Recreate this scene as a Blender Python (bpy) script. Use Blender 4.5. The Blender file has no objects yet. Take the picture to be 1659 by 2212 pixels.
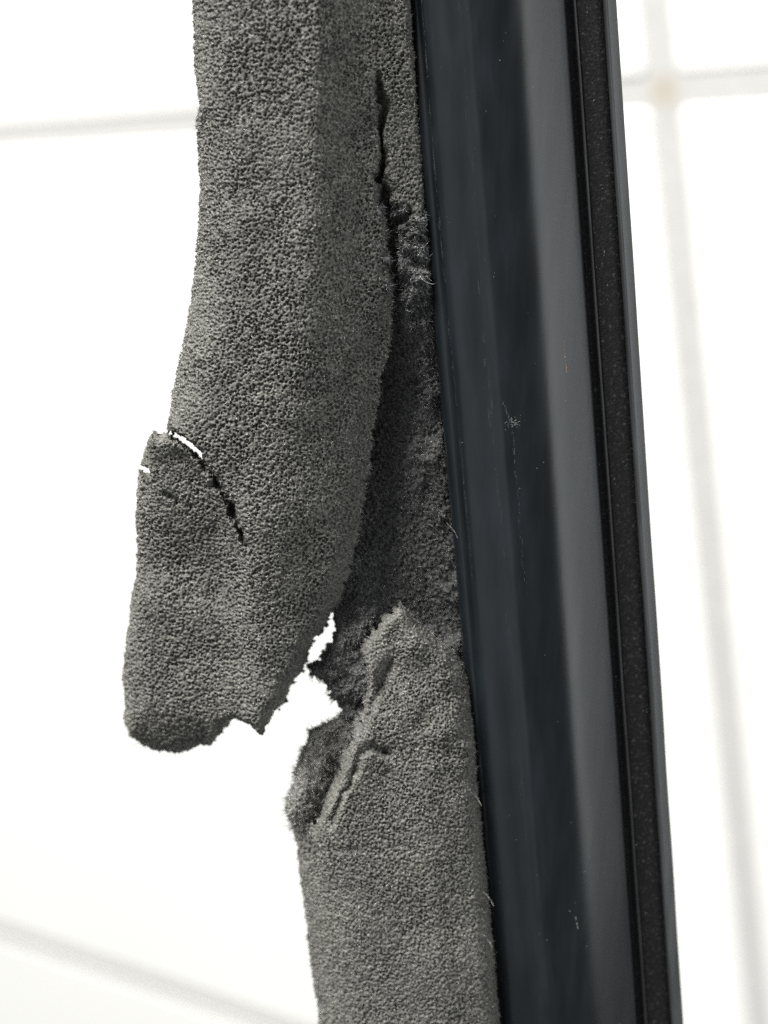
import bpy, math, random
import numpy as np
from mathutils import Vector

random.seed(7)
rng = np.random.default_rng(11)
SC = bpy.context.scene
COL = SC.collection

# ---------------------------------------------------------------- camera
W, H, F = 1659.0, 2212.0, 3540.0      # reference picture grid and focal length in its pixels
D = 0.16                              # camera to the foam, metres
K = D / F                             # metres per picture pixel at the foam
cam_d = bpy.data.cameras.new("camera")
cam = bpy.data.objects.new("camera", cam_d)
COL.objects.link(cam)
cam.location = (0, -D, 0)
cam.rotation_euler = (math.radians(90), 0, 0)
cam_d.sensor_fit = 'VERTICAL'
cam_d.sensor_height = 24
cam_d.lens = 24 * F / H
cam_d.clip_start = 0.01
cam_d.clip_end = 20
cam_d.dof.use_dof = True
cam_d.dof.focus_distance = 0.1555
cam_d.dof.aperture_fstop = 11.5
SC.camera = cam

# ---------------------------------------------------------------- light
world = bpy.data.worlds.new("World")
SC.world = world
world.use_nodes = True
bg = world.node_tree.nodes["Background"]
bg.inputs[0].default_value = (0.99, 1.0, 0.99, 1)
bg.inputs[1].default_value = 0.34
SC.view_settings.view_transform = 'Standard'
SC.view_settings.look = 'None'
SC.view_settings.exposure = 0.0
SC.view_settings.gamma = 1.0


def area(name, loc, target, sx, sy, power, color):
    l = bpy.data.lights.new(name, 'AREA')
    l.shape = 'RECTANGLE'
    l.size, l.size_y = sx, sy
    l.energy = power
    l.color = color
    o = bpy.data.objects.new(name, l)
    COL.objects.link(o)
    o.location = loc
    o.rotation_euler = (Vector(target) - Vector(loc)).to_track_quat('-Z', 'Y').to_euler()
    return o


area("ceiling_lamp", (-1.08, -1.02, 1.50), (0, 0.1, 0), 0.9, 0.7, 190, (1.0, 0.99, 0.965))
area("window_light", (0.95, -0.50, 0.05), (0, 0, 0), 0.30, 1.1, 6.6, (0.93, 0.97, 1.0))
area("left_fill_light", (-0.62, -0.95, 0.0), (0, 0, 0), 0.45, 1.7, 2.2, (0.92, 0.96, 1.0))  # added dim fill to lighten the rail's left band; no known source there

SC.cycles.use_denoising = False
SC.cycles.max_bounces = 6
SC.cycles.diffuse_bounces = 3


# ---------------------------------------------------------------- helpers
def plane_depth(py):
    """the seal leans away from the camera towards the bottom"""
    return -0.008 + 0.0167 * (np.asarray(py, float) / H)


def P(px, py, y):
    s = (D + y) / F
    return np.stack([(np.asarray(px, float) - W / 2) * s, np.broadcast_to(y, np.shape(s)) + 0 * s,
                     -(np.asarray(py, float) - H / 2) * s], -1)


def hash3(ix, iy, iz, seed):
    h = (ix.astype(np.int64) * 374761393 + iy.astype(np.int64) * 668265263 + iz.astype(np.int64) * 2147483647 + seed * 974634777)
    h = (h ^ (h >> 13)) * 1274126177
    h &= 0x7fffffffffff
    h = (h ^ (h >> 16)) * 2246822519
    h &= 0x7fffffffffff
    return ((h ^ (h >> 15)) & 0xffffff) / float(0xffffff)


def vnoise(x, y, z, scale, seed):
    x, y, z = x / scale, y / scale, z / scale
    ix, iy, iz = np.floor(x), np.floor(y), np.floor(z)
    fx, fy, fz = x - ix, y - iy, z - iz
    fx, fy, fz = [f * f * (3 - 2 * f) for f in (fx, fy, fz)]
    out = 0
    for a in (0, 1):
        for b in (0, 1):
            for c in (0, 1):
                w = (fx if a else 1 - fx) * (fy if b else 1 - fy) * (fz if c else 1 - fz)
                out = out + w * hash3(ix + a, iy + b, iz + c, seed)
    return out * 2 - 1


def worley(x, y, z, scale, seed):
    x, y, z = x / scale, y / scale, z / scale
    ix, iy, iz = np.floor(x), np.floor(y), np.floor(z)
    best = np.full(x.shape, 9.0)
    for a in (-1, 0, 1):
        for b in (-1, 0, 1):
            for c in (-1, 0, 1):
                jx, jy, jz = ix + a, iy + b, iz + c
                d = (jx + hash3(jx, jy, jz, seed) - x) ** 2 + (jy + hash3(jx, jy, jz, seed + 1) - y) ** 2 \
                    + (jz + hash3(jx, jy, jz, seed + 2) - z) ** 2
                np.minimum(best, d, out=best)
    return np.sqrt(best)


def smooth(a, b, x):
    t = np.clip((x - a) / (b - a), 0, 1)
    return t * t * (3 - 2 * t)


def curve(pts, y):
    pts = np.array(pts, float)
    return np.interp(y, pts[:, 1], pts[:, 0])


def mesh_obj(name, verts, faces, mat, parent=None, shade=True):
    """verts (n,3) array; faces (m,k) int array of one polygon size"""
    me = bpy.data.meshes.new(name)
    verts = np.asarray(verts, np.float32)
    faces = np.asarray(faces, np.int32)
    k = faces.shape[1]
    me.vertices.add(len(verts))
    me.vertices.foreach_set("co", verts.ravel())
    me.loops.add(faces.size)
    me.loops.foreach_set("vertex_index", faces.ravel())
    me.polygons.add(len(faces))
    me.polygons.foreach_set("loop_start", np.arange(0, faces.size, k, dtype=np.int32))
    me.polygons.foreach_set("loop_total", np.full(len(faces), k, np.int32))
    me.polygons.foreach_set("use_smooth", np.full(len(faces), shade))
    me.update(calc_edges=True)
    me.validate()
    me.materials.append(mat)
    o = bpy.data.objects.new(name, me)
    COL.objects.link(o)
    if parent:
        o.parent = parent
    return o


# ---------------------------------------------------------------- materials
def new_mat(name):
    m = bpy.data.materials.new(name)
    m.use_nodes = True
    nt = m.node_tree
    return m, nt, nt.nodes["Principled BSDF"]


def ramp(nt, fac, stops):
    r = nt.nodes.new("ShaderNodeValToRGB")
    nt.links.new(fac, r.inputs[0])
    els = r.color_ramp.elements
    while len(els) < len(stops):
        els.new(0.5)
    for e, (p, c) in zip(els, stops):
        e.position = p
        e.color = (*c, 1)
    return r.outputs[0]


def noise_node(nt, scale, detail=3, mapping=None):
    tc = nt.nodes.new("ShaderNodeTexCoord")
    out = tc.outputs["Object"]
    if mapping:
        mp = nt.nodes.new("ShaderNodeMapping")
        mp.inputs["Scale"].default_value = mapping
        nt.links.new(out, mp.inputs[0])
        out = mp.outputs[0]
    n = nt.nodes.new("ShaderNodeTexNoise")
    n.inputs["Scale"].default_value = scale
    n.inputs["Detail"].default_value = detail
    nt.links.new(out, n.inputs["Vector"])
    return n.outputs["Fac"]


def foam_material(name, lo, hi, spec=0.38, rough=0.72):
    m, nt, b = new_mat(name)
    f = noise_node(nt, 5200, 2)
    col = ramp(nt, f, [(0.32, lo), (0.68, hi)])
    # faded and grimy patches, a few millimetres across
    patch = ramp(nt, noise_node(nt, 170, 4), [(0.32, (0.82, 0.82, 0.82)), (0.55, (1, 1, 1)), (0.72, (1.12, 1.115, 1.09))])
    mul = nt.nodes.new("ShaderNodeMix")
    mul.data_type = 'RGBA'
    mul.blend_type = 'MULTIPLY'
    mul.inputs["Factor"].default_value = 1.0
    nt.links.new(col, mul.inputs["A"])
    nt.links.new(patch, mul.inputs["B"])
    nt.links.new(mul.outputs["Result"], b.inputs["Base Color"])
    # cell walls here and there are shiny skins that glint
    rr = nt.nodes.new("ShaderNodeMapRange")
    rr.inputs["From Min"].default_value = 0.55
    rr.inputs["From Max"].default_value = 0.70
    rr.inputs["To Min"].default_value = rough
    rr.inputs["To Max"].default_value = 0.24
    nt.links.new(noise_node(nt, 4700, 2), rr.inputs["Value"])
    nt.links.new(rr.outputs[0], b.inputs["Roughness"])
    b.inputs["Specular IOR Level"].default_value = spec
    bp = nt.nodes.new("ShaderNodeBump")
    bp.inputs["Strength"].default_value = 0.75
    bp.inputs["Distance"].default_value = 0.0002
    nt.links.new(noise_node(nt, 4200, 2), bp.inputs["Height"])
    nt.links.new(bp.outputs[0], b.inputs["Normal"])
    return m


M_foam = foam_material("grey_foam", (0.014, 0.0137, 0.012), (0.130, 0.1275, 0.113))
M_core = foam_material("torn_foam_shaded", (0.010, 0.0102, 0.0105), (0.078, 0.078, 0.077))  # same foam darkened: the shade of the deep recess is put into its colour
M_fibre = foam_material("foam_fibre", (0.04, 0.0395, 0.036), (0.40, 0.395, 0.37), 1.0, 0.36)  # pale end of the colour range paints glints onto the fibres
M_core_fibre = foam_material("torn_fibre_shaded", (0.02, 0.02, 0.02), (0.27, 0.27, 0.268), 1.0, 0.34)  # core fibres: recess shade and pale glints both put into the colour


def plastic_material(name, base, rough, streak=0.08, spec=0.27):
    m, nt, b = new_mat(name)
    s1 = noise_node(nt, 900, 4, (1, 1, 0.012))
    s2 = noise_node(nt, 420, 4, (1, 1, 0.02))
    mix = nt.nodes.new("ShaderNodeMath")
    mix.operation = 'MULTIPLY'
    nt.links.new(s1, mix.inputs[0])
    nt.links.new(s2, mix.inputs[1])
    r = nt.nodes.new("ShaderNodeMapRange")
    r.inputs["From Min"].default_value = 0.1
    r.inputs["From Max"].default_value = 0.45
    r.inputs["To Min"].default_value = rough - streak
    r.inputs["To Max"].default_value = rough + streak
    nt.links.new(mix.outputs[0], r.inputs["Value"])
    nt.links.new(r.outputs[0], b.inputs["Roughness"])
    col = ramp(nt, mix.outputs[0], [(0.15, tuple(c * 0.8 for c in base)), (0.45, tuple(c * 1.7 for c in base))])
    nt.links.new(col, b.inputs["Base Color"])
    bp = nt.nodes.new("ShaderNodeBump")
    bp.inputs["Strength"].default_value = 0.12
    bp.inputs["Distance"].default_value = 0.00006
    nt.links.new(s1, bp.inputs["Height"])
    nt.links.new(bp.outputs[0], b.inputs["Normal"])
    b.inputs["Specular IOR Level"].default_value = spec
    return m


M_plastic = plastic_material("black_plastic", (0.0038, 0.0052, 0.0065), 0.27, 0.035)
M_lip = plastic_material("black_plastic_edge", (0.022, 0.023, 0.024), 0.36, 0.05, 0.36)
M_bead = plastic_material("pale_plastic_ridge", (0.026, 0.0265, 0.027), 0.4, 0.05, 0.35)  # bead is paler than the rail body


def dusty_material():
    m, nt, b = new_mat("dusty_black_felt")
    f = noise_node(nt, 3200, 3)
    col = ramp(nt, f, [(0.45, (0.005, 0.005, 0.0052)), (0.62, (0.010, 0.010, 0.0102)), (0.78, (0.05, 0.05, 0.048))])
    nt.links.new(col, b.inputs["Base Color"])
    b.inputs["Roughness"].default_value = 0.6
    b.inputs["Specular IOR Level"].default_value = 0.16
    bp = nt.nodes.new("ShaderNodeBump")
    bp.inputs["Strength"].default_value = 0.6
    bp.inputs["Distance"].default_value = 0.0001
    nt.links.new(noise_node(nt, 5000, 2), bp.inputs["Height"])
    nt.links.new(bp.outputs[0], b.inputs["Normal"])
    return m


M_dusty = dusty_material()


def plain(name, col, rough, spec=0.3):
    m, nt, b = new_mat(name)
    f = noise_node(nt, 1500, 2)
    nt.links.new(ramp(nt, f, [(0.3, tuple(c * 0.8 for c in col)), (0.7, tuple(min(1, c * 1.15) for c in col))]), b.inputs["Base Color"])
    b.inputs["Roughness"].default_value = rough
    b.inputs["Specular IOR Level"].default_value = spec
    return m


M_dust = plain("pale_dust", (0.13, 0.134, 0.134), 0.8)
M_rust = plain("rusty_dust", (0.22, 0.12, 0.06), 0.8)


# ---------------------------------------------------------------- tiled wall
def to_world(v):           # camera axes (right, down, forward) to world
    return Vector((v[0], v[2] - D, -v[1]))


d_left = np.array([-4985.0, -518.0, F]); d_left /= np.linalg.norm(d_left)
d_down = np.array([1602.0, 8767.0, F]); d_down /= np.linalg.norm(d_down)
nrm = np.cross(d_left, d_down); nrm /= np.linalg.norm(nrm)
if nrm[2] > 0:
    nrm = -nrm
ZJ = 0.40
J = np.array([(1432 - W / 2) / F * ZJ, (198 - H / 2) / F * ZJ, ZJ])
TH, TW = 0.356, 0.47
GAP = 0.0085


def wall_materials():
    m, nt, b = new_mat("white_glazed_tile")
    f = noise_node(nt, 6, 2)
    nt.links.new(ramp(nt, f, [(0.3, (0.655, 0.655, 0.635)), (0.7, (0.685, 0.685, 0.665))]), b.inputs["Base Color"])
    b.inputs["Roughness"].default_value = 0.25
    g, nt, b = new_mat("grey_grout")
    f = noise_node(nt, 300, 4)
    col = ramp(nt, f, [(0.3, (0.365, 0.361, 0.35)), (0.7, (0.43, 0.425, 0.412))])
    # brown stain where the joints cross
    tc = nt.nodes.new("ShaderNodeTexCoord")
    ln = nt.nodes.new("ShaderNodeVectorMath"); ln.operation = 'LENGTH'
    nt.links.new(tc.outputs["Object"], ln.inputs[0])
    mr = nt.nodes.new("ShaderNodeMapRange")
    mr.inputs["From Min"].default_value = 0.0015
    mr.inputs["From Max"].default_value = 0.0055
    mr.inputs["To Min"].default_value = 0.5
    mr.inputs["To Max"].default_value = 0.0
    nt.links.new(ln.outputs["Value"], mr.inputs["Value"])
    mx = nt.nodes.new("ShaderNodeMix"); mx.data_type = 'RGBA'
    nt.links.new(mr.outputs[0], mx.inputs["Factor"])
    nt.links.new(col, mx.inputs["A"])
    mx.inputs["B"].default_value = (0.27, 0.21, 0.12, 1)
    nt.links.new(mx.outputs["Result"], b.inputs["Base Color"])
    b.inputs["Roughness"].default_value = 0.95
    return m, g


M_tile, M_grout = wall_materials()
# local frame of the wall: x = right, y = up, z = out of the wall
ax = -to_world(d_left) + to_world((0, 0, 0)); ax.normalize()
ay = -(to_world(d_down) - to_world((0, 0, 0))); ay.normalize()
az = ax.cross(ay); az.normalize()
from mathutils import Matrix
WM = Matrix((ax, ay, az)).transposed().to_4x4()
WM.translation = to_world(J)
cols, rows = range(-3, 2), range(-3, 2)
x0, x1 = -3 * TW - TW * 0, 2 * TW
gx0, gx1, gy0, gy1 = -3 * TW, 2 * TW, -3 * TH, 2 * TH
gv = [(gx0, gy0, -0.02), (gx1, gy0, -0.02), (gx1, gy1, -0.02), (gx0, gy1, -0.02),
      (gx0, gy0, -0.0006), (gx1, gy0, -0.0006), (gx1, gy1, -0.0006), (gx0, gy1, -0.0006)]
gf = [(3, 2, 1, 0), (4, 5, 6, 7), (0, 1, 5, 4), (1, 2, 6, 5), (2, 3, 7, 6), (3, 0, 4, 7)]
wall = mesh_obj("wall", gv, gf, M_grout, shade=False)
wall.matrix_world = WM
wall["kind"] = "structure"
wall["label"] = "white glazed tile wall with pale grey joints"


def tile_mesh():
    w, h, r, t = TW / 2 - GAP / 2, TH / 2 - GAP / 2, 0.0016, 0.0
    v, f = [], []
    def ring(inset, z, cr):
        base = len(v)
        for cx, cy, a0 in ((1, 1, 0), (-1, 1, 90), (-1, -1, 180), (1, -1, 270)):
            for i in range(4):
                a = math.radians(a0 + i * 30)
                c = max(cr - inset, 0.0006)
                v.append((cx * (w - inset - c) + c * math.cos(a), cy * (h - inset - c) + c * math.sin(a), z))
        return base
    rs = [ring(0, -0.006, 0.002), ring(0, -0.0006, 0.002), ring(0.0003, -0.0002, 0.002), ring(0.0009, 0, 0.002)]
    for a, b in zip(rs, rs[1:]):
        for i in range(16):
            j = (i + 1) % 16
            f.append((a + i, a + j, b + j, b + i))
    me = bpy.data.meshes.new("tile")
    f.append(tuple(range(rs[-1], rs[-1] + 16)))
    me.from_pydata(v, [], f)
    me.materials.append(M_tile)
    return me


tm = tile_mesh()
for i in cols:
    for j in rows:
        o = bpy.data.objects.new("tile", tm)
        COL.objects.link(o)
        o.parent = wall
        o.location = ((i + 0.5) * TW, (j + 0.5) * TH, random.uniform(-0.00005, 0.00005))
        o.rotation_euler = (random.uniform(-0.0006, 0.0006), random.uniform(-0.0006, 0.0006), 0)

# ---------------------------------------------------------------- black plastic rail
rail = bpy.data.objects.new("plastic_rail", None)
COL.objects.link(rail)
rail["label"] = "glossy black plastic rail with a dusty groove and raised outer edge"
rail["category"] = "rail"
pt = Vector(P(880, 0, plane_depth(0)))
pb = Vector(P(1070, H, plane_depth(H)))
axis = pb - pt
RL = axis.length
axis.normalize()
e1 = (Vector((1, 0, 0)) - axis * axis.x).normalized()
e2 = e1.cross(axis).normalized()
if e2.y > 0:
    e2 = -e2
KR = (D - 0.008) / F               # metres per profile unit (picture pixel at the top end)
rail.location = pt
BODY = [(2, -190), (0, -60), (0, -30), (2, -14), (6, -6), (12, -2), (18, 0), (24, 2), (28, 8), (34, 13), (46, 18), (62, 23), (84, 28), (104, 32.5), (114, 35.5), (122, 39.5), (132, 42),
        (150, 44), (172, 45), (190, 44.6), (204, 43.2), (216, 40.6), (228, 36.8), (240, 31.8), (252, 25.8), (266, 18), (284, 7.4), (304, -4.6), (324, -16.8), (336, -24.4), (341, -28.2),
        (344, -32), (345.5, -40), (346, -62), (346, -190)]
STRIP = [(344, -190), (344, -62), (350, -62), (376, -62), (390, -62), (412, -61), (434, -62), (434, -190)]
LIP = [(429, -190), (429, -34), (429.5, -27), (431, -24.6), (433, -24.6), (436, -26.2), (452.8, -36.4), (454.8, -38.2), (455.5, -41), (455.5, -52), (455, -190)]


def densify(prof, n):
    p = np.array(prof, float)
    d = np.r_[0, np.cumsum(np.linalg.norm(np.diff(p, axis=0), axis=1))]
    return p


def extrude(name, prof, mat, parent, wob=0.0, seed=1, nick=None):
    p = densify(prof, 0)
    ts = np.linspace(-1.0, 2.0, 241)
    n = len(p)
    vs = []
    for t in ts:
        q = p.copy()
        if wob:
            w = vnoise(np.array([t * 2000.0]), np.array([0.0]), np.array([0.0]), 170, seed)[0] * wob
            q[:, 0] += w
            q[:, 1] += w * 0.6
        for x, h in q:
            vs.append(axis * (t * RL) + e1 * (x * KR) + e2 * (h * KR))
    fs = []
    for i in range(len(ts) - 1):
        for j in range(n):
            k = (j + 1) % n
            fs.append((i * n + j, i * n + k, (i + 1) * n + k, (i + 1) * n + j))
    o = mesh_obj(name, [tuple(v) for v in vs], fs, mat, parent)
    return o


extrude("rail_body", BODY, M_plastic, rail, 0.6, 3)
extrude("dusty_groove", STRIP, M_dusty, rail, 0.5, 4)
extrude("seam_bead", [(363, -66), (364.2, -58), (366, -55), (368, -54.6), (370, -57), (371, -66)], M_bead, rail, 0.5, 6)
extrude("edge_lip", LIP, M_lip, rail, 0.7, 5)


def prof_at(prof, u):
    p = np.array([q for q in prof if q[1] > -70], float)
    h = np.interp(u, p[:, 0], p[:, 1])
    dh = (np.interp(u + 1, p[:, 0], p[:, 1]) - np.interp(u - 1, p[:, 0], p[:, 1])) / 2
    return h, dh


def fleck(vs, fs, prof, u, t, ln, wd, ang, lift=0.6):
    h, dh = prof_at(prof, u)
    tx = (e1 + e2 * dh).normalized()
    nn = (e2 - e1 * dh).normalized()
    c = axis * (t * RL) + e1 * (u * KR) + e2 * ((h + lift) * KR)
    a = (axis * math.cos(ang) + tx * math.sin(ang)) * (ln * KR)
    b = (axis * -math.sin(ang) + tx * math.cos(ang)) * (wd * KR)
    k = len(vs)
    j = lambda: random.uniform(0.6, 1.2)
    for v in (c - a * j(), c + b * j() - nn * 0.5 * KR, c + a * j(), c - b * j() - nn * 0.5 * KR, c + nn * wd * 0.8 * KR, c - nn * 1.0 * KR):
        vs.append(tuple(v))
    for q in ((0, 1, 4), (1, 2, 4), (2, 3, 4), (3, 0, 4), (1, 0, 5), (2, 1, 5), (3, 2, 5), (0, 3, 5)):
        fs.append(tuple(k + i for i in q))


def dust(name, flecks, mat):
    vs, fs = [], []
    for a in flecks:
        fleck(vs, fs, *a)
    o = mesh_obj(name, vs, fs, mat, rail, shade=False)
    o["kind"] = "stuff"
    return o


fl = []
R_ = random.uniform
for _ in range(800):                       # dust lying in the groove, in drifts
    t = R_(-0.2, 1.2)
    if 0.5 + 0.5 * math.sin(t * 31) + 0.4 * math.sin(t * 83) < R_(0, 1.1):
        continue
    u = random.choice([R_(347, 360), R_(371, 430), R_(371, 395)])
    s_ = random.choice([0.6, 0.6, 0.7, 0.8, 1.0, 1.2, 1.8])
    fl.append((STRIP, u, t, s_ * R_(0.9, 2.2), s_ * R_(0.45, 0.8), R_(-1.0, 1.0), 0.2))
for _ in range(150):                       # scuffed line along the inner bevel
    t = R_(0.0, 0.55)
    fl.append((BODY, 31 + R_(-2.5, 2.5) * R_(0, 1) - 3 * math.sin(t * 9), t, random.choice([3, 6, 12, 24]) * R_(0.7, 1.2), R_(0.2, 0.45), R_(-0.04, 0.04), 0.05))
for _ in range(70):
    t = R_(0.0, 0.8)
    fl.append((BODY, 107 + R_(-7, 5), t, R_(4, 26), R_(0.2, 0.4), R_(-0.03, 0.03), 0.05))
for _ in range(90):                        # loose specks on the face
    fl.append((BODY, R_(20, 325), R_(-0.1, 1.1), R_(0.6, 2.4), R_(0.35, 0.7), R_(-1.5, 1.5), 0.2))
for _ in range(60):                        # clump of lint with a thin tail
    a_, b_ = random.gauss(0, 1), random.gauss(0, 1)
    fl.append((BODY, 153 + 7 * a_ + 3 * b_, 0.391 + 0.0022 * b_ - 0.001 * a_, R_(1.0, 3.2), R_(0.3, 0.7), R_(-1.4, 1.4), 0.3))
for k in range(14):
    fl.append((BODY, 146 - k * 0.9 + R_(-1.5, 1.5), 0.388 - k * 0.0012, R_(1.5, 5), R_(0.25, 0.5), R_(-0.5, 0.5), 0.2))
for k in range(34):                        # faint scuffed line under it
    t = 0.40 + k * 0.0045 + R_(-0.004, 0.004)
    fl.append((BODY, 150 + R_(-2.5, 2.5), t, R_(2, 12), R_(0.2, 0.5), R_(-0.06, 0.06), 0.05))
for t, u in ((0.893, 210), (0.897, 211), (0.887, 208)):
    fl.append((BODY, u, t, 6, 1.2, 0.15, 0.3))
dust("dust", fl, M_dust)
dust("rusty_dust", [(BODY, 283 + R_(-1.5, 1.5), 0.322 + k * 0.0035, R_(2, 6), R_(0.5, 1.0), R_(-0.2, 0.2), 0.2) for k in range(9)], M_rust)

# ---------------------------------------------------------------- torn foam seal
seal = bpy.data.objects.new("foam_seal", None)
COL.objects.link(seal)
seal["label"] = "torn dark grey foam seal hanging loose beside the black rail"
seal["category"] = "foam seal"
Z0 = P(650, 1106, plane_depth(1106))
seal.location = tuple(Z0)


def seg_fields(poly, X, Y):
    """signed distance (positive inside), relative depth q = d / R, and raggedness"""
    p = np.array(poly, float)
    n = len(p)
    inside = np.zeros(X.shape, bool)
    dmin = np.full(X.shape, 1e9)
    qmin = np.full(X.shape, 1e9)
    rag = np.zeros(X.shape)
    for i in range(n):
        x1, y1, r1, g1 = p[i]
        x2, y2, r2, g2 = p[(i + 1) % n]
        dx, dy = x2 - x1, y2 - y1
        t = np.clip(((X - x1) * dx + (Y - y1) * dy) / (dx * dx + dy * dy + 1e-9), 0, 1)
        d = np.hypot(X - x1 - t * dx, Y - y1 - t * dy)
        r = r1 + (r2 - r1) * t
        rag = np.where(d < dmin, g1 + (g2 - g1) * t, rag)
        dmin = np.minimum(dmin, d)
        qmin = np.minimum(qmin, d / r)
        if y1 != y2:
            c = ((y1 > Y) != (y2 > Y)) & (X < (x2 - x1) * (Y - y1) / (y2 - y1) + x1)
            inside ^= c
    return np.where(inside, dmin, -dmin), np.where(inside, qmin, -qmin), rag


def subdivide_poly(poly, jitter):
    return poly


def wander(X, Y, seed, rag):
    return rag * (0.9 * vnoise(X, Y, 0 * X, 34, seed) + 0.8 * vnoise(X, Y, 0 * X, 15, seed + 1) + 1.35 * vnoise(X, Y, 0 * X, 6.5, seed + 2))


def foam(name, poly, T, off, mat, step=1.6, shape=None, cut=None, pore=(8.5, 5.0), lump=(60, 5.0), rough=2.0, back=None, seed=1,
         fibres=0, flen=(5, 12), fdir=(0, 0, 0), fwid=0.7):
    p = np.array(poly, float)
    xa, xb, ya, yb = p[:, 0].min() - 12, p[:, 0].max() + 12, p[:, 1].min() - 12, p[:, 1].max() + 12

    def sheet(step, side):
        xs, ys = np.arange(xa, xb, step), np.arange(ya, yb, step)
        X, Y = np.meshgrid(xs, ys)
        d, q, rag = seg_fields(poly, X, Y)
        w = wander(X, Y, seed * 10, rag)
        d2 = d + w
        if cut is not None:
            c = cut(X, Y)
            d2 = np.minimum(d2, c)
            q = np.minimum(q, np.maximum(c, 0) / 9.0)
        q = np.clip(np.minimum(q, 1) + np.clip(w, -6, 6) * 0.004, 0.0005, 1)
        prof = np.sqrt(1 - (1 - q) ** 2)
        tt = T(X, Y) if callable(T) else T
        oo = off(X, Y) if callable(off) else off
        if side > 0:
            sh = shape(X, Y, q) if shape is not None else (0, 0)
            hgt = np.maximum(tt + sh[0], 22) * prof + sh[1] * np.clip(prof * 1.6, 0, 1)
        else:
            hgt = -(back if back is not None else 80) * prof
        mask = d2 > 0
        base = P(X, Y, plane_depth(Y) + oo * K)
        base[..., 1] -= hgt * K
        if side > 0:
            # grain along the normal
            gx = np.gradient(base, axis=1)
            gy = np.gradient(base, axis=0)
            nn = np.cross(gx, gy)
            nn /= np.linalg.norm(nn, axis=2, keepdims=True) + 1e-20
            nn = np.where(nn[..., 1:2] > 0, -nn, nn)
            idx = np.nonzero(mask)
            b = base[idx] / K
            x, y, z = b[:, 0], b[:, 1], b[:, 2]
            wx, wy = 1.3 * vnoise(x, y, z, 13, seed + 55), 1.3 * vnoise(x, y, z, 13, seed + 56)
            f1 = worley(x + wx, y + wy, z - wx, pore[0], seed + 50)
            f2 = worley(x - wy, y + wx, z + wy, pore[0] * 1.9, seed + 58)
            big = np.clip(0.6 + 0.45 * vnoise(x, y, z, 22, seed + 57) + 0.5 * vnoise(x, y, z, 75, seed + 59), 0, 1.4)
            disp = -pore[1] * (0.45 + 0.85 * big) * (1 - smooth(0.10, 0.66, f1)) - pore[1] * 0.45 * big * (1 - smooth(0.05, 0.42, f2))
            disp += lump[1] * vnoise(x, y, z, lump[0], seed + 60) + lump[1] * 0.5 * vnoise(x, y, z, lump[0] * 0.42, seed + 61)
            disp += rough * vnoise(x, y, z, 4.0, seed + 62)
            base[idx] += nn[idx] * (disp * K)[:, None]
        else:
            nn = None
        ids = np.full(mask.shape, -1, np.int64)
        ids[mask] = np.arange(mask.sum())
        a, b_, c_, d_ = ids[:-1, :-1], ids[:-1, 1:], ids[1:, 1:], ids[1:, :-1]
        ok = (a >= 0) & (b_ >= 0) & (c_ >= 0) & (d_ >= 0)
        fc = np.stack([a[ok], d_[ok], c_[ok], b_[ok]], -1)
        if side < 0:
            fc = fc[:, ::-1]
        return base[mask] - Z0, fc, (nn[mask] if nn is not None else None), q[mask]

    v1, f1, n1, q1 = sheet(step, 1)
    v2, f2, _, _ = sheet(6.0, -1)
    o = mesh_obj(name, np.concatenate([v1, v2]), np.concatenate([f1, f2 + len(v1)]), mat, seal)
    if fibres:
        # short broken cell walls standing off the surface, denser along the rims
        wgt = 0.25 + 3.5 * (1 - np.clip(q1 * 3.5, 0, 1)) ** 3
        pick = rng.choice(len(v1), fibres, p=wgt / wgt.sum())
        b = v1[pick]
        nrm_ = n1[pick]
        dirs = nrm_ * 0.75 + rng.normal(0, 0.55, (fibres, 3)) + np.array(fdir)
        dirs /= np.linalg.norm(dirs, axis=1, keepdims=True)
        ln = rng.uniform(flen[0], flen[1], fibres) * K * np.exp(rng.normal(0, 0.42, fibres))
        side = np.cross(dirs, rng.normal(0, 1, (fibres, 3)))
        side /= np.linalg.norm(side, axis=1, keepdims=True)
        side2 = np.cross(dirs, side)
        wd = fwid * K * rng.uniform(0.6, 1.3, (fibres, 1))
        root = b - dirs * 1.5 * K
        bend = rng.normal(0, 0.25, (fibres, 3)) * ln[:, None]
        tip = root + dirs * ln[:, None] + bend * 0.6
        vv = np.stack([root + side * wd, root - side * wd * 0.5 + side2 * wd * 0.87, root - side * wd * 0.5 - side2 * wd * 0.87, tip], 1).reshape(-1, 3)
        k = np.arange(fibres)[:, None, None] * 4
        tri = np.array([[0, 1, 3], [1, 2, 3], [2, 0, 3]])
        ff = (tri[None] + k).reshape(-1, 3)
        fo = mesh_obj("foam_fuzz", vv, ff, M_core_fibre if mat is M_core else M_fibre, o, shade=True)
        fo["kind"] = "stuff"
    return o


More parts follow.
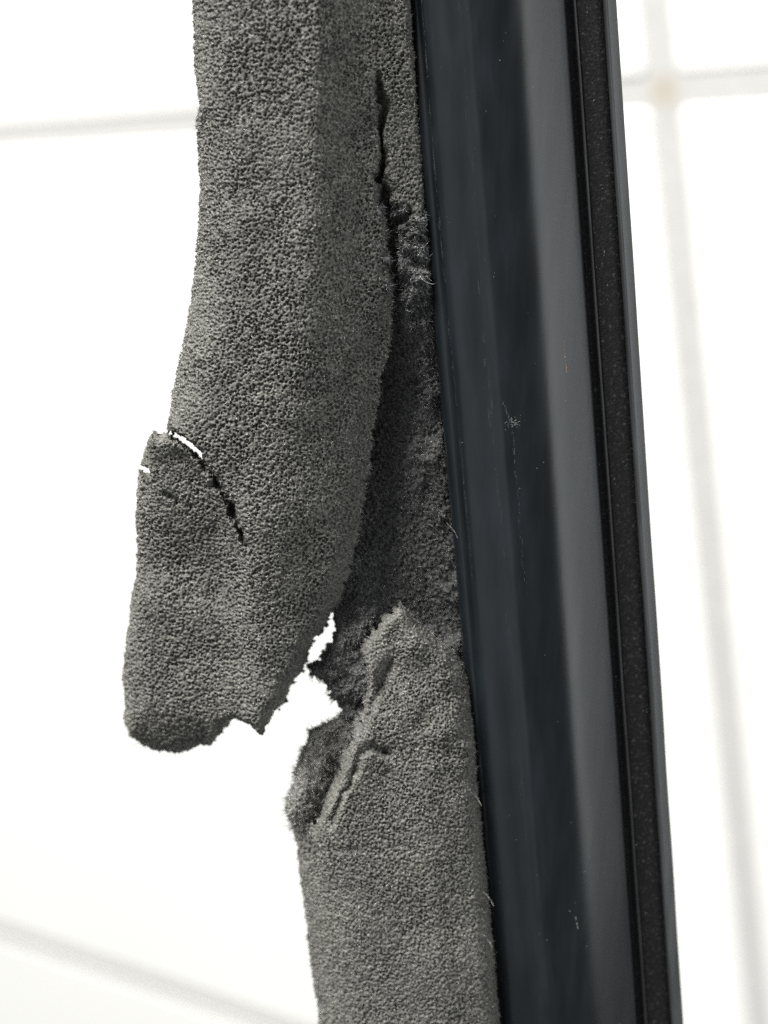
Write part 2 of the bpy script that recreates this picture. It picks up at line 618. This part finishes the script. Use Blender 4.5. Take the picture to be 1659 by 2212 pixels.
# --- hanging flap (outline: x, y, edge radius, raggedness)
FLAP = [(905, -420, 40, 1), (886, -10, 30, 1.2), (891, 60, 26, 1.2), (899, 150, 24, 1.2), (907, 250, 22, 1.2), (914, 350, 22, 1.2), (918, 425, 18, 2), (920, 440, 12, 2), (914, 480, 9, 5), (905, 492, 8, 5), (893, 476, 8, 5), (884, 456, 9, 5), (872, 468, 9, 5), (860, 452, 9, 5), (850, 470, 9, 4), (842, 486, 10, 3),
        (838, 500, 18, 3), (840, 560, 22, 3), (852, 620, 26, 2.5), (848, 700, 30, 2.5), (843, 750, 38, 2),
        (826, 820, 46, 2), (816, 880, 52, 2), (803, 960, 56, 2), (797, 1030, 58, 2), (784, 1100, 58, 2), (770, 1170, 56, 2.5), (757, 1240, 52, 3), (738, 1290, 46, 3.5),
        (716, 1325, 40, 3.5), (704, 1352, 34, 4), (684, 1372, 40, 6), (668, 1410, 40, 6), (655, 1450, 40, 6), (636, 1468, 38, 6), (622, 1505, 36, 6),
        (600, 1530, 34, 6), (590, 1552, 28, 6), (582, 1584, 20, 6), (566, 1578, 16, 4), (556, 1570, 18, 4), (545, 1560, 20, 3), (530, 1556, 22, 3), (512, 1550, 26, 2.5), (494, 1562, 30, 2.5),
        (484, 1582, 34, 2.5), (470, 1592, 38, 2), (458, 1608, 62, 2.4), (436, 1610, 80, 2.4), (412, 1620, 100, 2.2), (384, 1629, 120, 2.2), (345, 1624, 130, 2.2), (306, 1612, 120, 2.2),
        (282, 1592, 70, 2), (268, 1560, 60, 2), (268, 1520, 70, 2), (263, 1470, 90, 1.8), (268, 1405, 95, 1.8), (276, 1340, 95, 1.8), (284, 1290, 95, 1.8), (294, 1230, 95, 1.8), (297, 1170, 90, 1.8),
        (294, 1110, 80, 2), (297, 1060, 60, 2.5), (302, 1030, 45, 3), (304, 1004, 40, 3.5), (312, 980, 36, 3), (322, 950, 34, 3), (334, 934, 34, 2.5), (352, 938, 40, 2), (361, 925, 60, 2),
        (368, 890, 90, 1.8), (374, 850, 110, 1.8), (384, 800, 120, 1.6), (396, 740, 125, 1.6), (405, 690, 125, 1.6), (414, 630, 125, 1.6), (424, 560, 125, 1.6), (428, 480, 125, 1.6), (430, 400, 125, 1.6),
        (426, 320, 120, 1.6), (424, 260, 100, 1.6), (433, 236, 80, 1.6), (430, 222, 90, 1.6), (424, 180, 110, 1.6), (419, 100, 120, 1.6), (415, 0, 120, 1.6), (395, -420, 120, 1.6)]
TEAR = np.array([(352, 928), (372, 936), (400, 952), (425, 970), (442, 990), (458, 1014), (478, 1040), (500, 1076), (515, 1120), (532, 1160), (545, 1182)], float)

CRACK = np.array([(816, 160), (818, 200), (826, 245), (819, 290), (830, 340), (824, 395), (831, 440), (846, 480)], float)


def dist_line(X, Y, L):
    d = np.full(X.shape, 1e9)
    tt = np.zeros(X.shape)
    sgn = np.zeros(X.shape)
    n = len(L) - 1
    for i in range(n):
        (x1, y1), (x2, y2) = L[i], L[i + 1]
        dx, dy = x2 - x1, y2 - y1
        t = np.clip(((X - x1) * dx + (Y - y1) * dy) / (dx * dx + dy * dy), 0, 1)
        e = np.hypot(X - x1 - t * dx, Y - y1 - t * dy)
        better = e < d
        tt = np.where(better, (i + t) / n, tt)
        sgn = np.where(better, np.sign((X - x1) * dy - (Y - y1) * dx), sgn)
        d = np.minimum(d, e)
    return d, tt, sgn


def flap_cut(X, Y):
    d, t, s = dist_line(X, Y, TEAR)
    w = np.interp(t, [0, 0.06, 0.16, 0.3, 0.385, 0.45], [0.5, 1.5, 3.0, 4.2, 6.2, -8])
    w = w + 2.4 * vnoise(X, Y, 0 * X, 9, 77) + 1.6 * vnoise(X, Y, 0 * X, 4, 79) * (w > 0)
    c = d - w
    d2, t2, _ = dist_line(X, Y, np.array([(296, 1008), (312, 1012), (324, 1019)], float))
    c = np.minimum(c, d2 - 3.2 - 1.5 * vnoise(X, Y, 0 * X, 6, 78))
    return c


RIDGE = [(690, -420), (690, 0), (690, 200), (688, 420), (684, 560), (668, 720), (652, 860), (636, 980), (616, 1100), (606, 1250), (590, 1400), (580, 1700)]


def flap_shape(X, Y, q):
    xr = curve(RIDGE, Y)
    ss = np.interp(Y, [-400, 500, 900, 1200, 1600], [0.95, 0.95, 0.8, 0.62, 0.4])
    soft = np.interp(Y, [0, 400, 800, 1300], [5, 8, 26, 50])
    u = X - xr
    h = -ss * soft * np.log1p(np.exp(np.clip(u / soft, -30, 30)))
    h = h + 0.72 * ss * 14 * np.log1p(np.exp(np.clip((u - 100) / 14, -30, 30))) * (1 - smooth(560, 800, Y))
    h = np.maximum(h, -130)
    # front facet leans slightly so that it rises towards the ridge
    h = h + 0.14 * np.clip(u, -300, 0)
    d, t, s = dist_line(X, Y, TEAR)
    # part below the tear has sunk back
    low = smooth(0, 60, Y - 940) * smooth(0, 44, -(X - (curve([(352, 928), (442, 990), (500, 1076), (545, 1182), (560, 1250)], Y))))
    h = h - 24 * low * (1 - smooth(1150, 1330, Y))
    h = h - 0.16 * np.clip(Y - 960, 0, 260) * smooth(0, 110, 580 - X)
    h = h + 6 * vnoise(X, Y, 0 * X, 160, 93) + 2 * vnoise(X, Y, 0 * X, 45, 94)
    # cross wrinkles on the lower end
    h = h + 3.0 * np.sin((Y - 0.35 * X) / 26.0 + 2 * vnoise(X, Y, 0 * X, 90, 5)) * smooth(1150, 1300, Y)
    # torn lips on the right edge
    h = h - 10 * np.exp(-((X - curve([(800, 300), (800, 480), (828, 560), (830, 700), (800, 900)], Y)) / 9.0) ** 2) * smooth(480, 540, Y) * (1 - smooth(600, 720, Y)) * (0.6 + 0.4 * vnoise(X, Y, 0 * X, 40, 9))
    # crease running on from the tear, open crack beside the strip that stays on the rail, small holes
    dep = np.interp(t, [0, 0.3, 0.6, 0.9, 1.0], [24, 48, 46, 40, 10]) * (0.7 + 0.35 * vnoise(X, Y, 0 * X, 14, 70))
    d, t, s = dist_line(X + 4 * vnoise(X, Y, 0 * X, 15, 71) + 2 * vnoise(X, Y, 0 * X, 6, 72), Y, TEAR)
    g = -dep * np.exp(-(d / np.interp(t, [0, 0.4, 1], [8, 6.5, 5])) ** 2)
    dc, tc, _ = dist_line(X + 7 * vnoise(X, Y, 0 * X, 30, 90) + 4.5 * vnoise(X, Y, 0 * X, 14, 91) + 2 * vnoise(X, Y, 0 * X, 6, 92), Y, CRACK)
    g = g - np.interp(tc, [0, 0.12, 0.3, 0.5, 0.75, 1.0], [0, 26, 40, 42, 56, 70]) * np.exp(-(dc / (np.interp(tc, [0, 0.2, 0.6, 1.0], [4, 7, 8, 12]) * (1 + 0.5 * vnoise(X, Y, 0 * X, 20, 95)))) ** 2)
    for (cx, cy, r, dd) in ((375, 1072, 6, 15), (392, 1085, 5, 14), (384, 1077, 4, 9), (364, 1066, 4, 10), (420, 1092, 4, 9), (470, 1050, 6, 14), (510, 1100, 5, 14), (880, 462, 8, 20)):
        g = g - dd * np.exp(-((X - cx + 3 * vnoise(X, Y, 0 * X, 7, 96)) ** 2 + (Y - cy + 3 * vnoise(X, Y, 0 * X, 7, 97)) ** 2) / (r * r))
    return h, g


def flap_off(X, Y):
    # the loose end hangs back, away from the camera
    return 20 + 0.10 * np.clip(Y - 1080, 0, 700)


foam("hanging_flap", FLAP, 150, flap_off, M_foam, 1.35, flap_shape, flap_cut, pore=(6.4, 7.6), lump=(95, 3.0), rough=1.3, back=110, seed=1,
     fibres=34000, flen=(2.5, 7), fdir=(0, 0, -0.1), fwid=0.7)

# --- torn inner core left along the rail
CORE = [(905, 340, 40, 1), (790, 340, 20, 1), (770, 420, 40, 1), (775, 560, 60, 2), (780, 700, 70, 2), (760, 860, 70, 2), (745, 1000, 60, 2), (735, 1120, 50, 3), (730, 1240, 40, 4),
        (716, 1300, 34, 4.5), (714, 1360, 30, 5), (706, 1405, 26, 5), (690, 1428, 18, 5), (668, 1436, 12, 5), (674, 1456, 12, 5), (698, 1474, 20, 5), (716, 1510, 26, 4), (738, 1545, 28, 4), (775, 1590, 40, 3), (850, 1640, 60, 2), (960, 1660, 60, 2),
        (1034, 1640, 40, 1.5), (1012, 1340, 40, 1.5), (985, 1100, 40, 1.5), (965, 900, 40, 1.5), (944, 640, 40, 1.5), (926, 420, 36, 1.5)]


def core_T(X, Y):
    n = 0.5 * vnoise(X - 0.6 * Y, 0.7 * Y, 0 * X, 70, 31) + 0.35 * vnoise(X, Y, 0 * X, 31, 33) + 0.2 * vnoise(X, Y, 0 * X, 14, 34)
    return np.interp(Y, [340, 430, 475, 600, 740, 900, 1250, 1330, 1450], [8, 30, 84, 78, 30, 6, 4, 34, 62]) * (1 - 0.75 * smooth(800, 860, X) * smooth(1200, 1300, Y)) + 32 * n * smooth(300, 460, Y)


def core_shape(X, Y, q):
    # the core slopes up to the rail and falls back under the flap
    e = curve([(905, 0), (935, 600), (965, 900), (1000, 1320), (1035, 1660)], Y)
    h = 0.30 * np.clip(X - e + 120, 0, 120) * smooth(600, 850, Y)
    wob = 14 * vnoise(X, Y, 0 * X, 24, 36)
    h = h + 12 * (np.abs(vnoise(X, Y, 0 * X, 22, 37)) - 0.4) * smooth(430, 480, Y) * (1 - smooth(640, 760, Y))
    h = h - 44 * np.exp(-((X + wob - curve([(836, 430), (850, 520), (858, 600), (852, 720)], Y)) / 14.0) ** 2) * smooth(400, 470, Y) * (1 - smooth(660, 760, Y))
    h = h - 30 * np.exp(-(((X - 880) / 34.0) ** 2 + ((Y + wob - 478 + 0.2 * (X - 880)) / 9.0) ** 2))
    h = h - 30 * np.exp(-(((X - 905) / 34.0) ** 2 + ((Y + wob - 580) / 14.0) ** 2))
    h = h - 30 * np.exp(-((Y + wob - 1285 - 0.35 * (X - 860)) / 30.0) ** 2)
    h = h - 22 * np.exp(-(((X - 835) / 40.0) ** 2 + ((Y + wob - 1055) / 26.0) ** 2))
    return h, 0


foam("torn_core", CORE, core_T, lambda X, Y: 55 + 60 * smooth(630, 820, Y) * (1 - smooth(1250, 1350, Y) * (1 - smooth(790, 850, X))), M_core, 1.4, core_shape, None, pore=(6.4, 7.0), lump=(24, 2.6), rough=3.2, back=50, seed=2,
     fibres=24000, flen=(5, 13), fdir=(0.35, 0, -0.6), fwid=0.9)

# --- lower length of the seal, still seated on the rail
LOWER = [(862, 1300, 16, 2), (880, 1312, 20, 2), (905, 1345, 26, 2), (940, 1372, 34, 1.5), (985, 1410, 46, 1.5), (1017, 1460, 50, 1.5), (1032, 1640, 50, 1.8), (1042, 1760, 50, 1.8), (1054, 1880, 46, 1.8), (1066, 2020, 46, 1.8), (1084, 2212, 46, 1.5), (1120, 2620, 46, 1),
         (742, 2620, 110, 1), (690, 2212, 110, 1), (678, 2130, 110, 1.4), (668, 2060, 110, 1.4), (660, 1985, 105, 1.4), (648, 1900, 95, 1.5), (640, 1830, 80, 1.5), (632, 1790, 60, 1.8), (622, 1758, 40, 2), (616, 1738, 14, 2),
         (640, 1756, 5, 4), (668, 1762, 5, 5), (690, 1750, 14, 6), (704, 1715, 22, 6), (724, 1672, 24, 6), (742, 1620, 24, 6), (756, 1575, 24, 6), (776, 1525, 24, 5), (790, 1480, 22, 5), (788, 1440, 22, 5), (776, 1405, 24, 5), (784, 1372, 26, 5), (812, 1345, 26, 5), (842, 1318, 22, 5)]
RIM2 = np.array([(862, 1652), (832, 1622), (802, 1606), (782, 1630), (764, 1664), (748, 1708), (728, 1752), (712, 1782)], float)


def lower_shape(X, Y, q):
    d, t, s = dist_line(X + 8 * vnoise(X, Y, 0 * X, 30, 46) + 4 * vnoise(X, Y, 0 * X, 12, 47), Y, RIM2)
    # step: the surface inside the second rim stands proud of the tongue above it
    ins = smooth(-9, 9, s * np.minimum(d, 60))
    fade = smooth(0.0, 0.2, t) * (1 - smooth(0.85, 1.0, t))
    h = 3 * np.exp(-(d / 9.0) ** 2) * fade * (1 + vnoise(X, Y, 0 * X, 16, 43))
    h = h + 7 * vnoise(X, Y, 0 * X, 20, 44) * (1 - smooth(1640, 1800, Y)) * (1 - smooth(0.5, 1, q))
    h = h - 17 * np.exp(-(d / 15.0) ** 2) * (1 - ins) * fade * (1 + 0.5 * vnoise(X, Y, 0 * X, 22, 45)) + 5 * ins * np.exp(-(d / 40.0) ** 2) * fade
    # tongue leans back towards its tip and away from the rim
    h = h - 0.12 * np.clip(1640 - Y, 0, 340) + 16 * vnoise(X, Y, 0 * X, 60, 41) * (1 - smooth(1600, 1720, Y)) + 4 * vnoise(X, Y, 0 * X, 130, 42)
    h = h - 46 * np.exp(-((X - 655) ** 2 + (Y - 1752) ** 2) / 48.0 ** 2)
    h = h - 16 * np.exp(-(((X - 822 + 0.45 * (Y - 1470)) / 14.0) ** 2)) * smooth(1400, 1440, Y) * (1 - smooth(1560, 1610, Y))
    # rolls off towards the rail
    e = curve([(1005, 1300), (1035, 1660), (1084, 2212), (1120, 2620)], Y)
    h = h - 0.30 * np.clip(X - (e - 120), 0, 120)
    # faceted bend running down the left third
    xr = curve([(735, 1780), (765, 2000), (795, 2212), (830, 2620)], Y)
    sft = 22.0
    h = h - 0.55 * sft * np.log1p(np.exp(np.clip((xr - X) / sft, -30, 30))) * smooth(1740, 1860, Y)
    h = h - 4 * np.exp(-(((X - 760) / 40.0) ** 2 + ((Y - 1812) / 10.0) ** 2))
    return h, 0


foam("seated_length", LOWER, 128, 40, M_foam, 1.3, lower_shape, None, pore=(5.9, 6.8), lump=(52, 1.6), rough=1.4, back=60, seed=3,
     fibres=32000, flen=(3, 7), fdir=(0.12, 0, -0.45), fwid=0.75)

# --- back wall of the hollow seal, seen through the tear
REAR = [(664, 1572, 16, 4), (690, 1566, 16, 4), (716, 1556, 18, 4), (742, 1540, 20, 3), (790, 1560, 30, 2), (800, 1700, 40, 2), (760, 1800, 50, 2), (690, 1820, 50, 2), (640, 1790, 40, 1.5), (617, 1742, 26, 2), (624, 1712, 22, 2.5), (636, 1680, 22, 3), (646, 1640, 22, 3), (652, 1608, 20, 3.5)]
def rear_T(X, Y):
    return 62 + 62 * smooth(1570, 1750, Y) * (1 - smooth(650, 730, X)) - 12 * smooth(680, 750, X)


foam("rear_wall", REAR, rear_T, 80, M_foam, 1.8, None, None, pore=(8.5, 6.0), lump=(34, 8.0), rough=2.6, back=20, seed=4,
     fibres=7000, flen=(6, 15), fdir=(-0.1, 0, -0.3), fwid=0.8)

# --- a few loose lint hairs on the foam and the rail edge
hv, hf = [], []


def hair(pts, y, w):
    cu = np.array(pts, float)
    n = len(cu)
    c = P(cu[:, 0], cu[:, 1], plane_depth(cu[:, 1]) + y * K) - Z0
    base = len(hv)
    for i in range(n):
        ww = w * K * (1 - 0.6 * i / n)
        for k in range(3):
            a = k * 2.094
            hv.append(tuple(c[i] + np.array([math.cos(a), math.sin(a) * 0.7, math.sin(a) * 0.7]) * ww))
    for i in range(n - 1):
        for k in range(3):
            l = (k + 1) % 3
            hf.append((base + i * 3 + k, base + i * 3 + l, base + i * 3 + 3 + l, base + i * 3 + 3 + k))


hair([(905, 596), (915, 606), (924, 611), (936, 614), (944, 610)], -60, 1.0)
hair([(965, 1130), (975, 1140), (983, 1150), (988, 1162)], -70, 0.9)
hair([(1040, 1925), (1052, 1933), (1060, 1945), (1066, 1957)], -75, 1.0)
hair([(1046, 2022), (1058, 2035), (1064, 2050)], -75, 0.9)
hair([(300, 1605), (283, 1612), (268, 1617), (255, 1626), (247, 1640)], 10, 0.7)
hair([(1018, 1712), (1030, 1722), (1040, 1740)], -70, 0.9)
lint = mesh_obj("lint", hv, hf, M_fibre, seal)
lint["kind"] = "stuff"
